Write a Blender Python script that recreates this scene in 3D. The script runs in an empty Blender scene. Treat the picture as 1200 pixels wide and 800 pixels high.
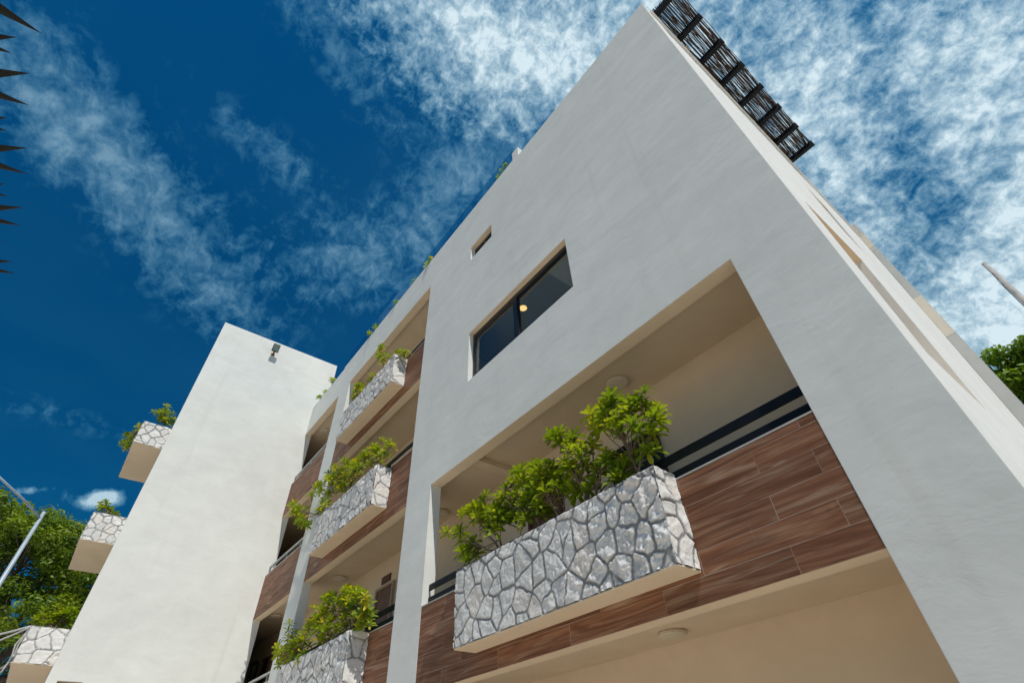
import bpy, bmesh, math, random, json
import numpy as np
from mathutils import Vector, Matrix, Euler, Quaternion

random.seed(11)
np.random.seed(11)
SC = bpy.context.scene
COL = SC.collection
S = 4.0                      # metres per plan unit
def U(x, y, z): return Vector((S*x, S*y, 1.6 + S*z))

# ------------------------------------------------------------------ camera
F_PX = 584.975
ROT = (math.radians(132.96438), math.radians(2.11878), math.radians(52.10002))
cam_d = bpy.data.cameras.new("camera"); cam = bpy.data.objects.new("camera", cam_d); COL.objects.link(cam)
cam.location = U(0, -1, 0); cam.rotation_euler = ROT
cam_d.sensor_fit = 'HORIZONTAL'; cam_d.sensor_width = 36; cam_d.lens = F_PX/1200*36
cam_d.clip_start = 0.05; cam_d.clip_end = 6000
SC.camera = cam
RM = Euler(ROT).to_matrix()
def ray(u, v): return (RM @ Vector((u-600, 400-v, -F_PX))).normalized()
def seen(p, m=25):
    c = RM.transposed() @ (Vector(p)-cam.location)
    if c.z > -0.01: return False
    x = 600+F_PX*c.x/-c.z; y = 400-F_PX*c.y/-c.z
    return -m < x < 1200+m and -m < y < 800+m

# ------------------------------------------------------------------ node helpers
class N:
    def __init__(s, tree): s.t = tree; s.n = tree.nodes; s.l = tree.links
    def new(s, typ, ins=None, **kw):
        nd = s.n.new(typ)
        for k, v in kw.items(): setattr(nd, k, v)
        for k, v in (ins or {}).items():
            if isinstance(v, bpy.types.NodeSocket): s.l.new(v, nd.inputs[k])
            else: nd.inputs[k].default_value = v
        return nd
    def math(s, op, a, b=0.0, c=None, clamp=False):
        d = {0: a, 1: b}
        if c is not None: d[2] = c
        return s.new('ShaderNodeMath', d, operation=op, use_clamp=clamp).outputs[0]
    def vmath(s, op, a, b=None, out=0):
        d = {0: a}
        if b is not None: d[1] = b
        return s.new('ShaderNodeVectorMath', d, operation=op).outputs[out]
    def mix(s, fac, a, b, blend='MIX'):
        nd = s.new('ShaderNodeMix', None, data_type='RGBA', blend_type=blend)
        for k, v in ((0, fac), (6, a), (7, b)):
            if isinstance(v, bpy.types.NodeSocket): s.l.new(v, nd.inputs[k])
            else: nd.inputs[k].default_value = v
        return nd.outputs[2]
    def ramp(s, fac, stops):
        nd = s.new('ShaderNodeValToRGB', {0: fac}); e = nd.color_ramp.elements
        while len(e) < len(stops): e.new(0.5)
        for i, (p, c) in enumerate(stops): e[i].position = p; e[i].color = c if len(c) == 4 else (*c, 1)
        return nd.outputs[0]
    def noise(s, vec, scale, detail=5, rough=.55, dist=0.0):
        return s.new('ShaderNodeTexNoise', {'Vector': vec, 'Scale': scale, 'Detail': detail, 'Roughness': rough, 'Distortion': dist}).outputs[0]
    def rng(s, v, a, b, c=0.0, d=1.0, smooth=False):
        return s.new('ShaderNodeMapRange', {0: v, 1: a, 2: b, 3: c, 4: d}, interpolation_type='SMOOTHSTEP' if smooth else 'LINEAR').outputs[0]
    def scale(s, vec, sc): return s.new('ShaderNodeMapping', {'Vector': vec, 'Scale': sc}).outputs[0]
def mat(name):
    m = bpy.data.materials.new(name); m.use_nodes = True
    t = N(m.node_tree); bs = m.node_tree.nodes['Principled BSDF']
    return m, t, bs
def c4(r, g, b): return (r, g, b, 1)
def simple(name, col, rough=.6, metal=0.0, var=.12, sc=6.0, bump=0.0):
    m, t, b = mat(name)
    oc = t.new('ShaderNodeTexCoord').outputs['Object']
    n = t.noise(oc, sc, 5)
    f = t.rng(n, .3, .7, 1-var, 1+var)
    t.l.new(t.mix(1.0, c4(*col), t.new('ShaderNodeCombineColor', {0: f, 1: f, 2: f}).outputs[0], 'MULTIPLY'), b.inputs['Base Color'])
    b.inputs['Roughness'].default_value = rough; b.inputs['Metallic'].default_value = metal
    if bump:
        t.l.new(t.new('ShaderNodeBump', {'Height': t.noise(oc, sc*12, 4), 'Distance': bump, 'Strength': 1.0}).outputs[0], b.inputs['Normal'])
    return m

def stucco(name, col, strokes=1.0, stretch=(.35, .35, 1.0), dirt=True):
    m, t, b = mat(name)
    oc = t.new('ShaderNodeTexCoord').outputs['Object']
    warp = t.vmath('ADD', oc, t.vmath('SCALE', t.new('ShaderNodeTexNoise', {'Vector': oc, 'Scale': .9, 'Detail': 3}).outputs[1]))
    sc = t.new('ShaderNodeVectorMath', {0: t.new('ShaderNodeTexNoise', {'Vector': oc, 'Scale': .8, 'Detail': 3}).outputs[1]}, operation='SCALE')
    sc.inputs['Scale'].default_value = .5
    wv = t.vmath('ADD', oc, sc.outputs[0])
    st = t.scale(wv, stretch)
    n1 = t.noise(st, 1.5, 4, .5, .4)       # broad trowel waves
    n2 = t.math('MULTIPLY', t.noise(t.scale(wv, (stretch[0]*1.5, 1, 1)), 5.0, 6, .62, .5), t.rng(t.noise(oc, .8, 3), .35, .65, .35, 1.0))       # strokes
    n3 = t.noise(oc, 75, 4, .6)            # grain
    ridg = t.noise(t.scale(wv, (.5, .5, 2.2)), 2.6, 6, .7, 1.2)
    ridg = t.math('ABSOLUTE', t.math('SUBTRACT', ridg, .5))
    ridg = t.rng(ridg, 0, .035, 1, 0)
    vor = t.noise(oc, 1.1, 2)
    ridg = t.math('MULTIPLY', ridg, t.rng(vor, .58, .74, 0, 1))
    h = t.math('ADD', t.math('MULTIPLY', n1, .016*strokes), t.math('MULTIPLY', n2, .0052*strokes))
    h = t.math('ADD', h, t.math('MULTIPLY', n3, .00035))
    h = t.math('ADD', h, t.math('MULTIPLY', ridg, .0012*strokes))
    bev = t.new('ShaderNodeBevel', {'Radius': .012}, samples=4).outputs[0]
    t.l.new(t.new('ShaderNodeBump', {'Height': h, 'Distance': 1.0, 'Strength': 1.0, 'Normal': bev}).outputs[0], b.inputs['Normal'])
    big = t.noise(oc, .5, 6, .6)
    mid = t.noise(st, 3.2, 6, .65)
    v = t.math('ADD', t.math('MULTIPLY', t.math('SUBTRACT', big, .5), .24), t.math('MULTIPLY', t.math('SUBTRACT', mid, .5), .17))
    v = t.math('ADD', v, t.math('MULTIPLY', t.math('SUBTRACT', t.noise(wv, 2.3, 5, .6, .5), .5), .14))
    base = t.new('ShaderNodeHueSaturation', {'Color': c4(*col), 'Value': t.math('ADD', v, 1.0)}).outputs[0]
    if dirt:
        run = t.noise(t.scale(oc, (2.2, 2.2, .12)), 1.6, 5, .6)
        base = t.mix(t.rng(run, .58, .82, 0, .17), base, c4(.42, .38, .30))
        spot = t.noise(oc, 23, 2, .5)
        base = t.mix(t.rng(spot, .77, .80, 0, .35), base, c4(.3, .29, .27))
    t.l.new(base, b.inputs['Base Color'])
    b.inputs['Roughness'].default_value = .85; b.inputs['Specular IOR Level'].default_value = .25
    return m

M_white = stucco('white_stucco', (.762, .775, .732), .9)
M_side = stucco('side_stucco', (.79, .79, .75), .4, (1, .35, 1.0))
M_cream = stucco('cream_paint', (.71, .585, .435), .2, (.5, .5, .5), False)
M_beige = stucco('beige_band', (.76, .69, .58), .4, (1, 1, 1), False)
M_wing_shade = stucco('wing_shade_stucco', (.56, .56, .53), .4)  # eave shade on the wing front put into a darker grey base
M_cap = simple('grey_cap', (.5, .49, .46), .7)
M_black = simple('black_metal', (.012, .014, .018), .35, .0, .2)
M_rail = simple('rail_paint', (.006, .008, .010), .5, 0, .25, 3)
M_rail.node_tree.nodes['Principled BSDF'].inputs['Specular IOR Level'].default_value = .2
M_greymet = simple('grey_metal', (.42, .43, .43), .4, .3)
M_steel = simple('galvanised_steel', (.36, .43, .48), .5, .2, .12, 5)
M_conc = simple('concrete', (.40, .39, .37), .9, 0, .25, 4, .002)
M_red = simple('red_brown_door', (.13, .045, .028), .45, 0, .25, 5)
M_door = simple('brown_door', (.16, .085, .05), .5, 0, .25, 5)
M_plaque = simple('plaque_wood', (.12, .055, .03), .5, 0, .3, 20)
M_soil = simple('soil', (.035, .025, .018), .95, 0, .4, 20, .01)
M_diff = simple('opal_diffuser', (.64, .57, .44), .4, 0, .03)
M_lampbase = simple('lamp_base', (.62, .54, .42), .5, 0, .05)
M_lens = simple('flood_lens', (.17, .21, .19), .22, 0, .15)
M_cable = simple('pale_cable', (.55, .55, .52), .6, 0, .1)
M_rope = simple('rope', (.55, .47, .36), .9, 0, .2, 60)
M_reed = simple('dry_reed', (.060, .040, .030), .75, 0, .55, 14)
M_trim = simple('door_trim', (.42, .31, .22), .6)

def wood():
    m, t, b = mat('wood_look_tile')
    oc = t.new('ShaderNodeTexCoord').outputs['Object']
    sep = t.new('ShaderNodeSeparateXYZ', {0: oc}).outputs
    v = t.new('ShaderNodeCombineXYZ', {0: sep[0], 1: t.math('SUBTRACT', sep[2], 2.748)}).outputs[0]
    br = t.new('ShaderNodeTexBrick', {'Vector': v, 'Color1': c4(0, 0, 0), 'Color2': c4(1, 1, 1), 'Mortar': c4(.5, .5, .5), 'Scale': 1.0,
        'Mortar Size': .0022, 'Mortar Smooth': .1, 'Bias': 0.0, 'Brick Width': 1.22, 'Row Height': .2}, offset=.37, offset_frequency=2)
    rnd = t.new('ShaderNodeSeparateColor', {0: br.outputs[0]}).outputs[0]
    off = t.new('ShaderNodeCombineXYZ', {0: t.math('MULTIPLY', rnd, 37.0), 1: t.math('MULTIPLY', rnd, 91.0), 2: t.math('MULTIPLY', rnd, 53.0)}).outputs[0]
    p = t.vmath('ADD', v, off)
    g0 = t.noise(t.scale(p, (.40, 4.2, 1)), 1.7, 3, .5, 1.2)     # broad bands
    g1 = t.noise(t.scale(p, (.26, 4.2, 1)), 2.2, 6, .52, 2.6)    # flowing grain
    g2 = t.noise(t.scale(p, (1.0, 55, 1)), 2.0, 4, .6, .3)       # fibres
    col = t.ramp(g1, [(.26, (.13, .052, .026)), (.42, (.215, .096, .052)), (.55, (.275, .134, .075)), (.70, (.36, .205, .125)), (.82, (.27, .130, .075))])
    dark = t.rng(g0, .57, .68, 0, .45, True)
    col = t.mix(dark, col, c4(.085, .042, .026))
    lite = t.rng(g0, .40, .30, 0, .5, True)
    col = t.mix(lite, col, c4(.50, .36, .25))
    w = t.new('ShaderNodeTexWave', {'Vector': t.scale(p, (.30, 2.0, 1)), 'Scale': 3.0, 'Distortion': 9.0, 'Detail': 3.0, 'Detail Scale': .9}, wave_type='RINGS').outputs[1]
    col = t.mix(t.rng(w, .86, 1.0, 0, .35), col, c4(.06, .033, .024))
    col = t.mix(t.rng(g2, .3, .7, 0.0, .13), col, c4(.10, .055, .04))
    tone = t.math('ADD', t.math('MULTIPLY', rnd, .34), .82)
    col = t.new('ShaderNodeHueSaturation', {'Color': col, 'Value': tone, 'Saturation': 1.02}).outputs[0]
    mort = br.outputs[1]
    streak = t.noise(t.scale(oc, (9, 9, .6)), 3.0, 5, .6)
    scr = t.math('MULTIPLY', t.rng(streak, .68, .74, 0, .25), t.rng(t.noise(oc, 2.0, 2), .5, .6, 0, 1))
    col = t.mix(scr, col, c4(.5, .45, .4))
    mf = t.math('MULTIPLY', mort, t.rng(t.noise(oc, 2.6, 3), .38, .62, .25, .95))
    col = t.mix(mf, col, c4(.50, .42, .35))
    t.l.new(col, b.inputs['Base Color'])
    t.l.new(t.rng(g1, .3, .7, .6, .45), b.inputs['Roughness']); b.inputs['Specular IOR Level'].default_value = .16
    h = t.math('SUBTRACT', t.math('MULTIPLY', g2, .0004), t.math('MULTIPLY', mort, .0012))
    t.l.new(t.new('ShaderNodeBump', {'Height': h, 'Distance': 1.0, 'Strength': .7}).outputs[0], b.inputs['Normal'])
    return m
M_wood = wood()

def stone():
    m, t, b = mat('stone_cladding')
    oc = t.new('ShaderNodeTexCoord').outputs['Object']
    st = t.new('ShaderNodeAttribute', attribute_name='stone').outputs['Fac']
    tn = t.new('ShaderNodeAttribute', attribute_name='tone').outputs['Fac']
    n = t.noise(oc, 9, 7, .65); n2 = t.noise(oc, 40, 5, .6)
    c = t.ramp(tn, [(0, (.66, .65, .62)), (.35, (.78, .77, .74)), (.7, (.83, .81, .77)), (1, (.78, .73, .67))])
    c = t.mix(t.rng(n, .45, .70, 0, .25), c, c4(.86, .85, .83))
    c = t.mix(t.rng(n2, .58, .78, 0, .4), c, c4(.36, .36, .35))
    mc = t.mix(n2, c4(.20, .205, .205), c4(.34, .34, .335))
    t.l.new(t.mix(st, mc, c), b.inputs['Base Color'])
    b.inputs['Roughness'].default_value = .9; b.inputs['Specular IOR Level'].default_value = .2
    h = t.math('ADD', t.math('MULTIPLY', t.noise(oc, 55, 6, .7), .006), t.math('MULTIPLY', t.noise(oc, 16, 6, .75), .007))
    h = t.math('ADD', h, t.math('MULTIPLY', t.noise(oc, 130, 4, .7), .0035))
    t.l.new(t.new('ShaderNodeBump', {'Height': h, 'Distance': 1.0, 'Strength': 1.0}).outputs[0], b.inputs['Normal'])
    return m
M_stone = stone()

def leafmat(name, stops, trans=.35, rough=.42, clump=2.0):
    m, t, b = mat(name)
    tn = t.new('ShaderNodeAttribute', attribute_name='tone').outputs['Fac']
    oc = t.new('ShaderNodeTexCoord').outputs['Object']
    f = t.math('ADD', tn, t.rng(t.noise(oc, clump, 3), .3, .7, -.14, .14), clamp=True)
    col = t.ramp(f, stops)
    t.l.new(col, b.inputs['Base Color']); b.inputs['Roughness'].default_value = rough
    b.inputs['Specular IOR Level'].default_value = .35
    tr = t.new('ShaderNodeBsdfTranslucent', {0: t.mix(1.0, col, c4(1.3, 1.25, .45), 'MULTIPLY')}).outputs[0]
    mx = t.new('ShaderNodeMixShader', {0: trans, 1: b.outputs[0], 2: tr}).outputs[0]
    t.l.new(mx, t.n['Material Output'].inputs[0])
    return m
M_shrub = leafmat('shrub_leaf', [(0, (.08, .15, .012)), (.4, (.21, .31, .020)), (.72, (.38, .45, .026)), (.9, (.58, .52, .03)), (1, (.72, .54, .03))], .45)
M_tree = leafmat('tree_leaf', [(0, (.05, .10, .010)), (.5, (.18, .28, .020)), (1, (.38, .46, .032))], .35, .5, .5)
M_tree2 = leafmat('bright_tree_leaf', [(0, (.05, .11, .010)), (.5, (.16, .28, .018)), (1, (.32, .44, .032))], .35, .5, .7)
M_palm = leafmat('palm_leaf_silhouette', [(0, (.004, .005, .004)), (1, (.010, .013, .009))], .03, .6)  # silhouette shade put into a near-black leaf colour
M_bark = simple('bark', (.13, .105, .085), .9, 0, .4, 5, .02)
M_stem = simple('shrub_stem', (.20, .145, .095), .85, 0, .35, 25, .004)

def glass(name, tint, base=.05, ior=1.5):
    m, t, b = mat(name)
    t.n.remove(b)
    tr = t.new('ShaderNodeBsdfTransparent', {0: c4(*tint)}).outputs[0]
    gl = t.new('ShaderNodeBsdfGlossy', {0: c4(.9, .95, 1), 'Roughness': .01}).outputs[0]
    oc = t.new('ShaderNodeTexCoord').outputs['Object']
    bump = t.new('ShaderNodeBump', {'Height': t.noise(oc, 1.2, 2), 'Distance': .004, 'Strength': 1.0}).outputs[0]
    geo = t.new('ShaderNodeNewGeometry').outputs
    cs = t.math('ABSOLUTE', t.vmath('DOT_PRODUCT', geo['Incoming'], bump, out=1))
    fr = t.math('ADD', t.math('MULTIPLY', t.math('POWER', t.math('SUBTRACT', 1.0, cs), 5.0), .95), .04)
    fac = t.math('ADD', t.math('MULTIPLY', fr, 1.0), base, clamp=True)
    mx = t.new('ShaderNodeMixShader', {0: fac, 1: tr, 2: gl}).outputs[0]
    t.l.new(mx, t.n['Material Output'].inputs[0])
    return m
M_glass = glass('window_glass', (.90, .94, .90), .0)
M_rglass = glass('railing_glass', (.70, .88, .92), .01)
def glow(name, col, st):
    m, t, b = mat(name)
    b.inputs['Base Color'].default_value = c4(*col); b.inputs['Emission Color'].default_value = c4(*col); b.inputs['Emission Strength'].default_value = st
    return m
M_glow = glow('warm_lit_diffuser', (1, .60, .22), 1.6)

# ------------------------------------------------------------------ object helpers
def link(o): COL.objects.link(o); return o
def empty(name, loc, label, cat, group=None):
    o = bpy.data.objects.new(name, None); link(o); o.location = loc; o.empty_display_size = .2
    tag(o, label, cat, group); return o
def tag(o, label, cat, group=None):
    o['label'] = label; o['category'] = cat
    if group: o['group'] = group
    return o
def adopt(o, parent):
    if parent is not None:
        o.parent = parent
        lt = Matrix.Translation(parent.location)
        if parent.parent: lt = parent.parent.matrix_basis @ parent.matrix_parent_inverse @ lt
        o.matrix_parent_inverse = Matrix.Translation(-(WL(parent)))
def WL(o):
    return o.location.copy() if o.type == 'EMPTY' else Vector((0, 0, 0))
def mesh(name, verts, faces, m, parent=None, smooth=False, mats=None, midx=None):
    me = bpy.data.meshes.new(name); me.from_pydata([tuple(v) for v in verts], [], faces); me.update()
    for k in (mats or [m]): me.materials.append(k)
    if midx: me.polygons.foreach_set('material_index', midx)
    if smooth: me.polygons.foreach_set('use_smooth', [True]*len(me.polygons))
    o = bpy.data.objects.new(name, me); link(o)
    adopt(o, parent)
    return o
class MB:
    def __init__(s): s.v = []; s.f = []; s.tone = []
    def box(s, a, b):
        x0, y0, z0 = a; x1, y1, z1 = b; i = len(s.v)
        s.v += [(x0,y0,z0),(x1,y0,z0),(x1,y1,z0),(x0,y1,z0),(x0,y0,z1),(x1,y0,z1),(x1,y1,z1),(x0,y1,z1)]
        s.f += [tuple(i+k for k in q) for q in ((3,2,1,0),(4,5,6,7),(0,1,5,4),(1,2,6,5),(2,3,7,6),(3,0,4,7))]
    def ubox(s, x0, x1, y0, y1, z0, z1): s.box(U(x0,y0,z0), U(x1,y1,z1))
    def obox(s, c, ax, ay, az):
        i = len(s.v); c = Vector(c)
        for sz in (-1, 1):
            for sx, sy in ((-1,-1),(1,-1),(1,1),(-1,1)): s.v.append(tuple(c+Vector(ax)*sx+Vector(ay)*sy+Vector(az)*sz))
        s.f += [tuple(i+k for k in q) for q in ((3,2,1,0),(4,5,6,7),(0,1,5,4),(1,2,6,5),(2,3,7,6),(3,0,4,7))]
    def tube(s, pts, rads, n=7, cap=True):
        pts = [Vector(p) for p in pts]; i0 = len(s.v); ref = None
        for k, p in enumerate(pts):
            d = (pts[min(k+1, len(pts)-1)]-pts[max(k-1, 0)]).normalized()
            if ref is None: ref = Vector((0,0,1)) if abs(d.z) < .9 else Vector((1,0,0))
            a = d.cross(ref).normalized(); b = a.cross(d).normalized(); ref = b
            r = rads[k] if hasattr(rads, '__len__') else rads
            for j in range(n):
                t = 2*math.pi*j/n; s.v.append(tuple(p+a*(r*math.cos(t))+b*(r*math.sin(t))))
        for k in range(len(pts)-1):
            for j in range(n):
                a = i0+k*n+j; b = i0+k*n+(j+1) % n
                s.f.append((a, b, b+n, a+n))
        if cap:
            s.f.append(tuple(i0+j for j in reversed(range(n)))); e = i0+(len(pts)-1)*n; s.f.append(tuple(e+j for j in range(n)))
    def lathe(s, c, prof, n=28):
        c = Vector(c); i0 = len(s.v)
        for r, z in prof:
            for j in range(n):
                t = 2*math.pi*j/n; s.v.append((c.x+r*math.cos(t), c.y+r*math.sin(t), c.z+z))
        for k in range(len(prof)-1):
            for j in range(n):
                a = i0+k*n+j; b = i0+k*n+(j+1) % n; s.f.append((a, b, b+n, a+n))
        s.f.append(tuple(i0+j for j in reversed(range(n)))); e = i0+(len(prof)-1)*n; s.f.append(tuple(e+j for j in range(n)))
    def build(s, name, m, parent=None, smooth=False, bevel=0.0):
        o = mesh(name, s.v, s.f, m, parent, smooth)
        if s.tone:
            at = o.data.attributes.new('tone', 'FLOAT', 'FACE'); at.data.foreach_set('value', s.tone)
        if bevel:
            md = o.modifiers.new('edge', 'BEVEL'); md.width = bevel; md.segments = 2; md.limit_method = 'ANGLE'
        return o

# ------------------------------------------------------------------ the building: labelled boxes on one compressed grid, one mesh per part
BX = []
def B(lab, x0, x1, y0, y1, z0, z1): BX.append((lab, x0, x1, y0, y1, z0, z1))
T = .0525; G = -.4; SX = -.068
WOODZ = [(.287, .556), (1.04, 1.335), (1.80, 2.08)]
CEIL = [.345, 1.10, 1.855, 2.61]
BAYS = [(-1.803, -.27), (-3.28, -2.02), (-4.23, -3.5)]
B('interior', -5.6, -.11, T, 2.3, G, 2.80)
B('facade_wall', -4.23, SX, 0, T, G, 2.88)
B('side_wall', -.11, SX, T, 2.3, G, 2.88)
B('facade_wall', -3.52, -1.10, 0, T, 2.88, 2.90)
B('', -5.5, -.27, T, .47, G, .345)
B('', -5.5, -.27, T, .32, .40, 1.10)
B('', -5.5, -2.02, T, .32, 1.155, 1.855)
B('', -5.5, -2.02, T, .32, 1.91, 2.61)
B('interior', -1.60, -1.55, T, .32, 1.075, 1.10)          # ceiling beam in the large balcony
B('', -1.803, -.27, 0, T, G, 1.05)
B('', -3.28, -2.02, 0, T, G, 2.585)
B('', -4.23, -3.5, 0, T, G, 2.575)
for bi, (x0, x1) in enumerate(BAYS):
    for k, (z0, z1) in enumerate(WOODZ):
        if bi == 0 and k > 0: continue
        B('interior', x0, x1, .0045, T, z0, z1)
B('stair_tower', -5.6, -4.23, -.993, T, G, 3.46)
B('stair_tower', -5.6, -4.23, T, .12, 2.80, 3.46)
B('', -1.533, -.815, 0, T, 1.45, 1.76)
B('room', -1.80, -.30, T+.01, 1.15, 1.15, 1.90)
B('', -1.75, -.35, T, 1.1, 1.20, 1.86)
B('bulkhead', -1.02, -.345, T+.012, 1.105, 1.80, 1.865)
B('', -1.54, -1.332, 0, T, 2.367, 2.488)
B('', -1.60, -1.25, T, .5, 2.2, 2.55)
B('', -.25, SX, .2, .57, .67, 1.27)
B('', -.2, SX, .94, 1.15, 1.75, 2.12)
B('', -4.29, -4.23, -.94, -.82, .2, .617)
B('facade_wall', -1.105, -1.05, 0, .06, 2.88, 2.985)

def emit(boxes):
    xs = sorted({round(v, 6) for b in boxes for v in b[1:3]}); ys = sorted({round(v, 6) for b in boxes for v in b[3:5]}); zs = sorted({round(v, 6) for b in boxes for v in b[5:7]})
    labs = ['']; g = np.zeros((len(xs)-1, len(ys)-1, len(zs)-1), int)
    cx = [(a+b)/2 for a, b in zip(xs, xs[1:])]; cy = [(a+b)/2 for a, b in zip(ys, ys[1:])]; cz = [(a+b)/2 for a, b in zip(zs, zs[1:])]
    cx, cy, cz = map(np.array, (cx, cy, cz))
    for lab, x0, x1, y0, y1, z0, z1 in boxes:
        if lab not in labs: labs.append(lab)
        ix = np.where((cx > x0) & (cx < x1))[0]; iy = np.where((cy > y0) & (cy < y1))[0]; iz = np.where((cz > z0) & (cz < z1))[0]
        g[np.ix_(ix, iy, iz)] = labs.index(lab)
    out = {}
    gp = np.pad(g, 1)
    for i, j, k in np.argwhere(g > 0):
        lab = labs[g[i, j, k]]; V, Fc = out.setdefault(lab, ({}, []))
        def vid(a, b, c): return V.setdefault((a, b, c), len(V))
        for d, q in (((-1,0,0), ((0,0,0),(0,0,1),(0,1,1),(0,1,0))), ((1,0,0), ((1,0,0),(1,1,0),(1,1,1),(1,0,1))),
                     ((0,-1,0), ((0,0,0),(1,0,0),(1,0,1),(0,0,1))), ((0,1,0), ((0,1,0),(0,1,1),(1,1,1),(1,1,0))),
                     ((0,0,-1), ((0,0,0),(0,1,0),(1,1,0),(1,0,0))), ((0,0,1), ((0,0,1),(1,0,1),(1,1,1),(0,1,1)))):
            if gp[i+1+d[0], j+1+d[1], k+1+d[2]] == 0:
                Fc.append(tuple(vid(i+a, j+b, k+c) for a, b, c in q))
    res = {}
    for lab, (V, Fc) in out.items():
        res[lab] = ([U(xs[a], ys[b], zs[c]) for (a, b, c) in V], Fc)
    return res
hotel = empty('apartment_building', U(-2, 0, G), 'white stucco apartment building with open balconies and a tall stair tower', 'building')
M_room = simple('room_paint_dim', (.56, .56, .52), .8, 0, .02)
M_bulk = simple('bulkhead_paint_lit', (.88, .87, .85), .8, 0, .02)  # lit bulkhead against dim room: light painted as two tones
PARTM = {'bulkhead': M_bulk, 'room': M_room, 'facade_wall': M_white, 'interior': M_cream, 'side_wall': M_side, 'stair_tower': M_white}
PARTN = {'interior': 'inner_wall', 'room': 'room_wall', 'bulkhead': 'ceiling_bulkhead'}
for lab, (v, f) in emit(BX).items():
    
    down = [1 if (v[q[1]]-v[q[0]]).cross(v[q[2]]-v[q[1]]).z < -1e-6 else 0 for q in f]
    mesh(PARTN.get(lab, lab), v, f, PARTM[lab], hotel, mats=[PARTM[lab], PARTM[lab] if lab in ('room', 'bulkhead') else M_cream], midx=down)

# side coping, rear wing
mb = MB(); mb.ubox(SX+.0005, -.0575, .06, 2.295, 2.862, 2.881); mb.build('coping', M_side, hotel)
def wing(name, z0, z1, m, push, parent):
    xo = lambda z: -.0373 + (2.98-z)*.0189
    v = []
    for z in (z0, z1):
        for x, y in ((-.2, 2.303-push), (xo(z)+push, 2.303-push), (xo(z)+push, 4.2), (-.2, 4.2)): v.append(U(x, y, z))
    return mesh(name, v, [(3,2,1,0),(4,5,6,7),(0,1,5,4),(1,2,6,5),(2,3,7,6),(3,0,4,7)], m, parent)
w = wing('rear_wing', G, 2.98, M_wing_shade, 0, hotel)
wing('wall_band', 2.72, 2.981, M_beige, .0006, w); wing('wall_band', 1.88, 2.2, M_beige, .0006, w)

# wood panels with their caps, handrails, doors
for bi, (x0, x1) in enumerate(BAYS):
    for k, (z0, z1) in enumerate(WOODZ):
        if bi == 0 and k: continue
        mb = MB(); mb.ubox(x0+.0007, x1-.0007, .001, .004, z0+.0005, z1)
        pn = mb.build('balcony_panel', M_wood, hotel)
        mb = MB(); mb.ubox(x0+.001, x1-.001, .0006, T-.002, z1+.0005, z1+.0045); mb.build('panel_cap', M_cap, pn)
        mb = MB()
        if bi < 2:
            mb.ubox(x0+.002, x1-.002, .026, .032, z1+.013, z1+.037); mb.ubox(x0+.002, x1-.002, .026, .032, z1+.060, z1+.083)
            for q in ((-1.40, -1.0, -.70) if bi == 0 else (-2.95, -2.6, -2.35)): mb.ubox(q-.006, q+.006, .0325, .043, z1+.0046, z1+.080)
            mm = M_rail
        else:
            mb.ubox(x0+.002, x1-.002, .012, .026, z1+.062, z1+.074); mb.ubox(x0+.002, x1-.002, .014, .024, z1+.018, z1+.027)
            for q in np.linspace(x0+.1, x1-.1, 3): mb.ubox(q-.004, q+.004, .016, .022, z1+.0046, z1+.0618)
            mm = M_greymet
        mb.build('railing', mm, hotel, bevel=.004)

def door(x0, x1, z0, z1, y, mleaf, mframe, handle=True):
    fw = .014
    mb = MB(); mb.ubox(x0, x0+fw, y-.016, y-.0005, z0, z1); mb.ubox(x1-fw, x1, y-.016, y-.0005, z0, z1); mb.ubox(x0+fw, x1-fw, y-.016, y-.0005, z1-fw, z1)
    mb2 = MB(); mb2.ubox(x0+fw+.0005, x1-fw-.0005, y-.008, y-.001, z0, z1-fw-.0005)
    d = mb2.build('door', mleaf, hotel)
    mb.build('door_frame', mframe, d)
    if handle:
        mb = MB(); mb.tube([U(x1-.035, y-.012, z0+.25), U(x1-.035, y-.024, z0+.25), U(x1-.065, y-.024, z0+.25)], .012, 8); mb.build('handle', M_greymet, d)
YB = .32
door(-1.045, -.825, .402, .932, YB, M_black, M_black)
door(-1.52, -1.32, .402, .932, YB, M_red, M_red)
door(-2.905, -2.69, .402, .945, YB, M_door, M_trim)
door(-4.86, -4.68, .402, .93, YB, M_black, M_door)
for x0, x1, z0, z1 in ((-5.16, -4.98, .60, .945),):
    mb = MB(); mb.ubox(x0, x1, YB-.012, YB-.0005, z0, z0+.012); mb.ubox(x0, x1, YB-.012, YB-.0005, z1-.012, z1)
    mb.ubox(x0, x0+.012, YB-.012, YB-.0005, z0+.012, z1-.012); mb.ubox(x1-.012, x1, YB-.012, YB-.0005, z0+.012, z1-.012)
    f = mb.build('window', M_black, hotel)
    mb = MB(); mb.ubox(x0+.0125, x1-.0125, YB-.006, YB-.003, z0+.0125, z1-.0125); mb.build('pane', M_glass, f)
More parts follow.
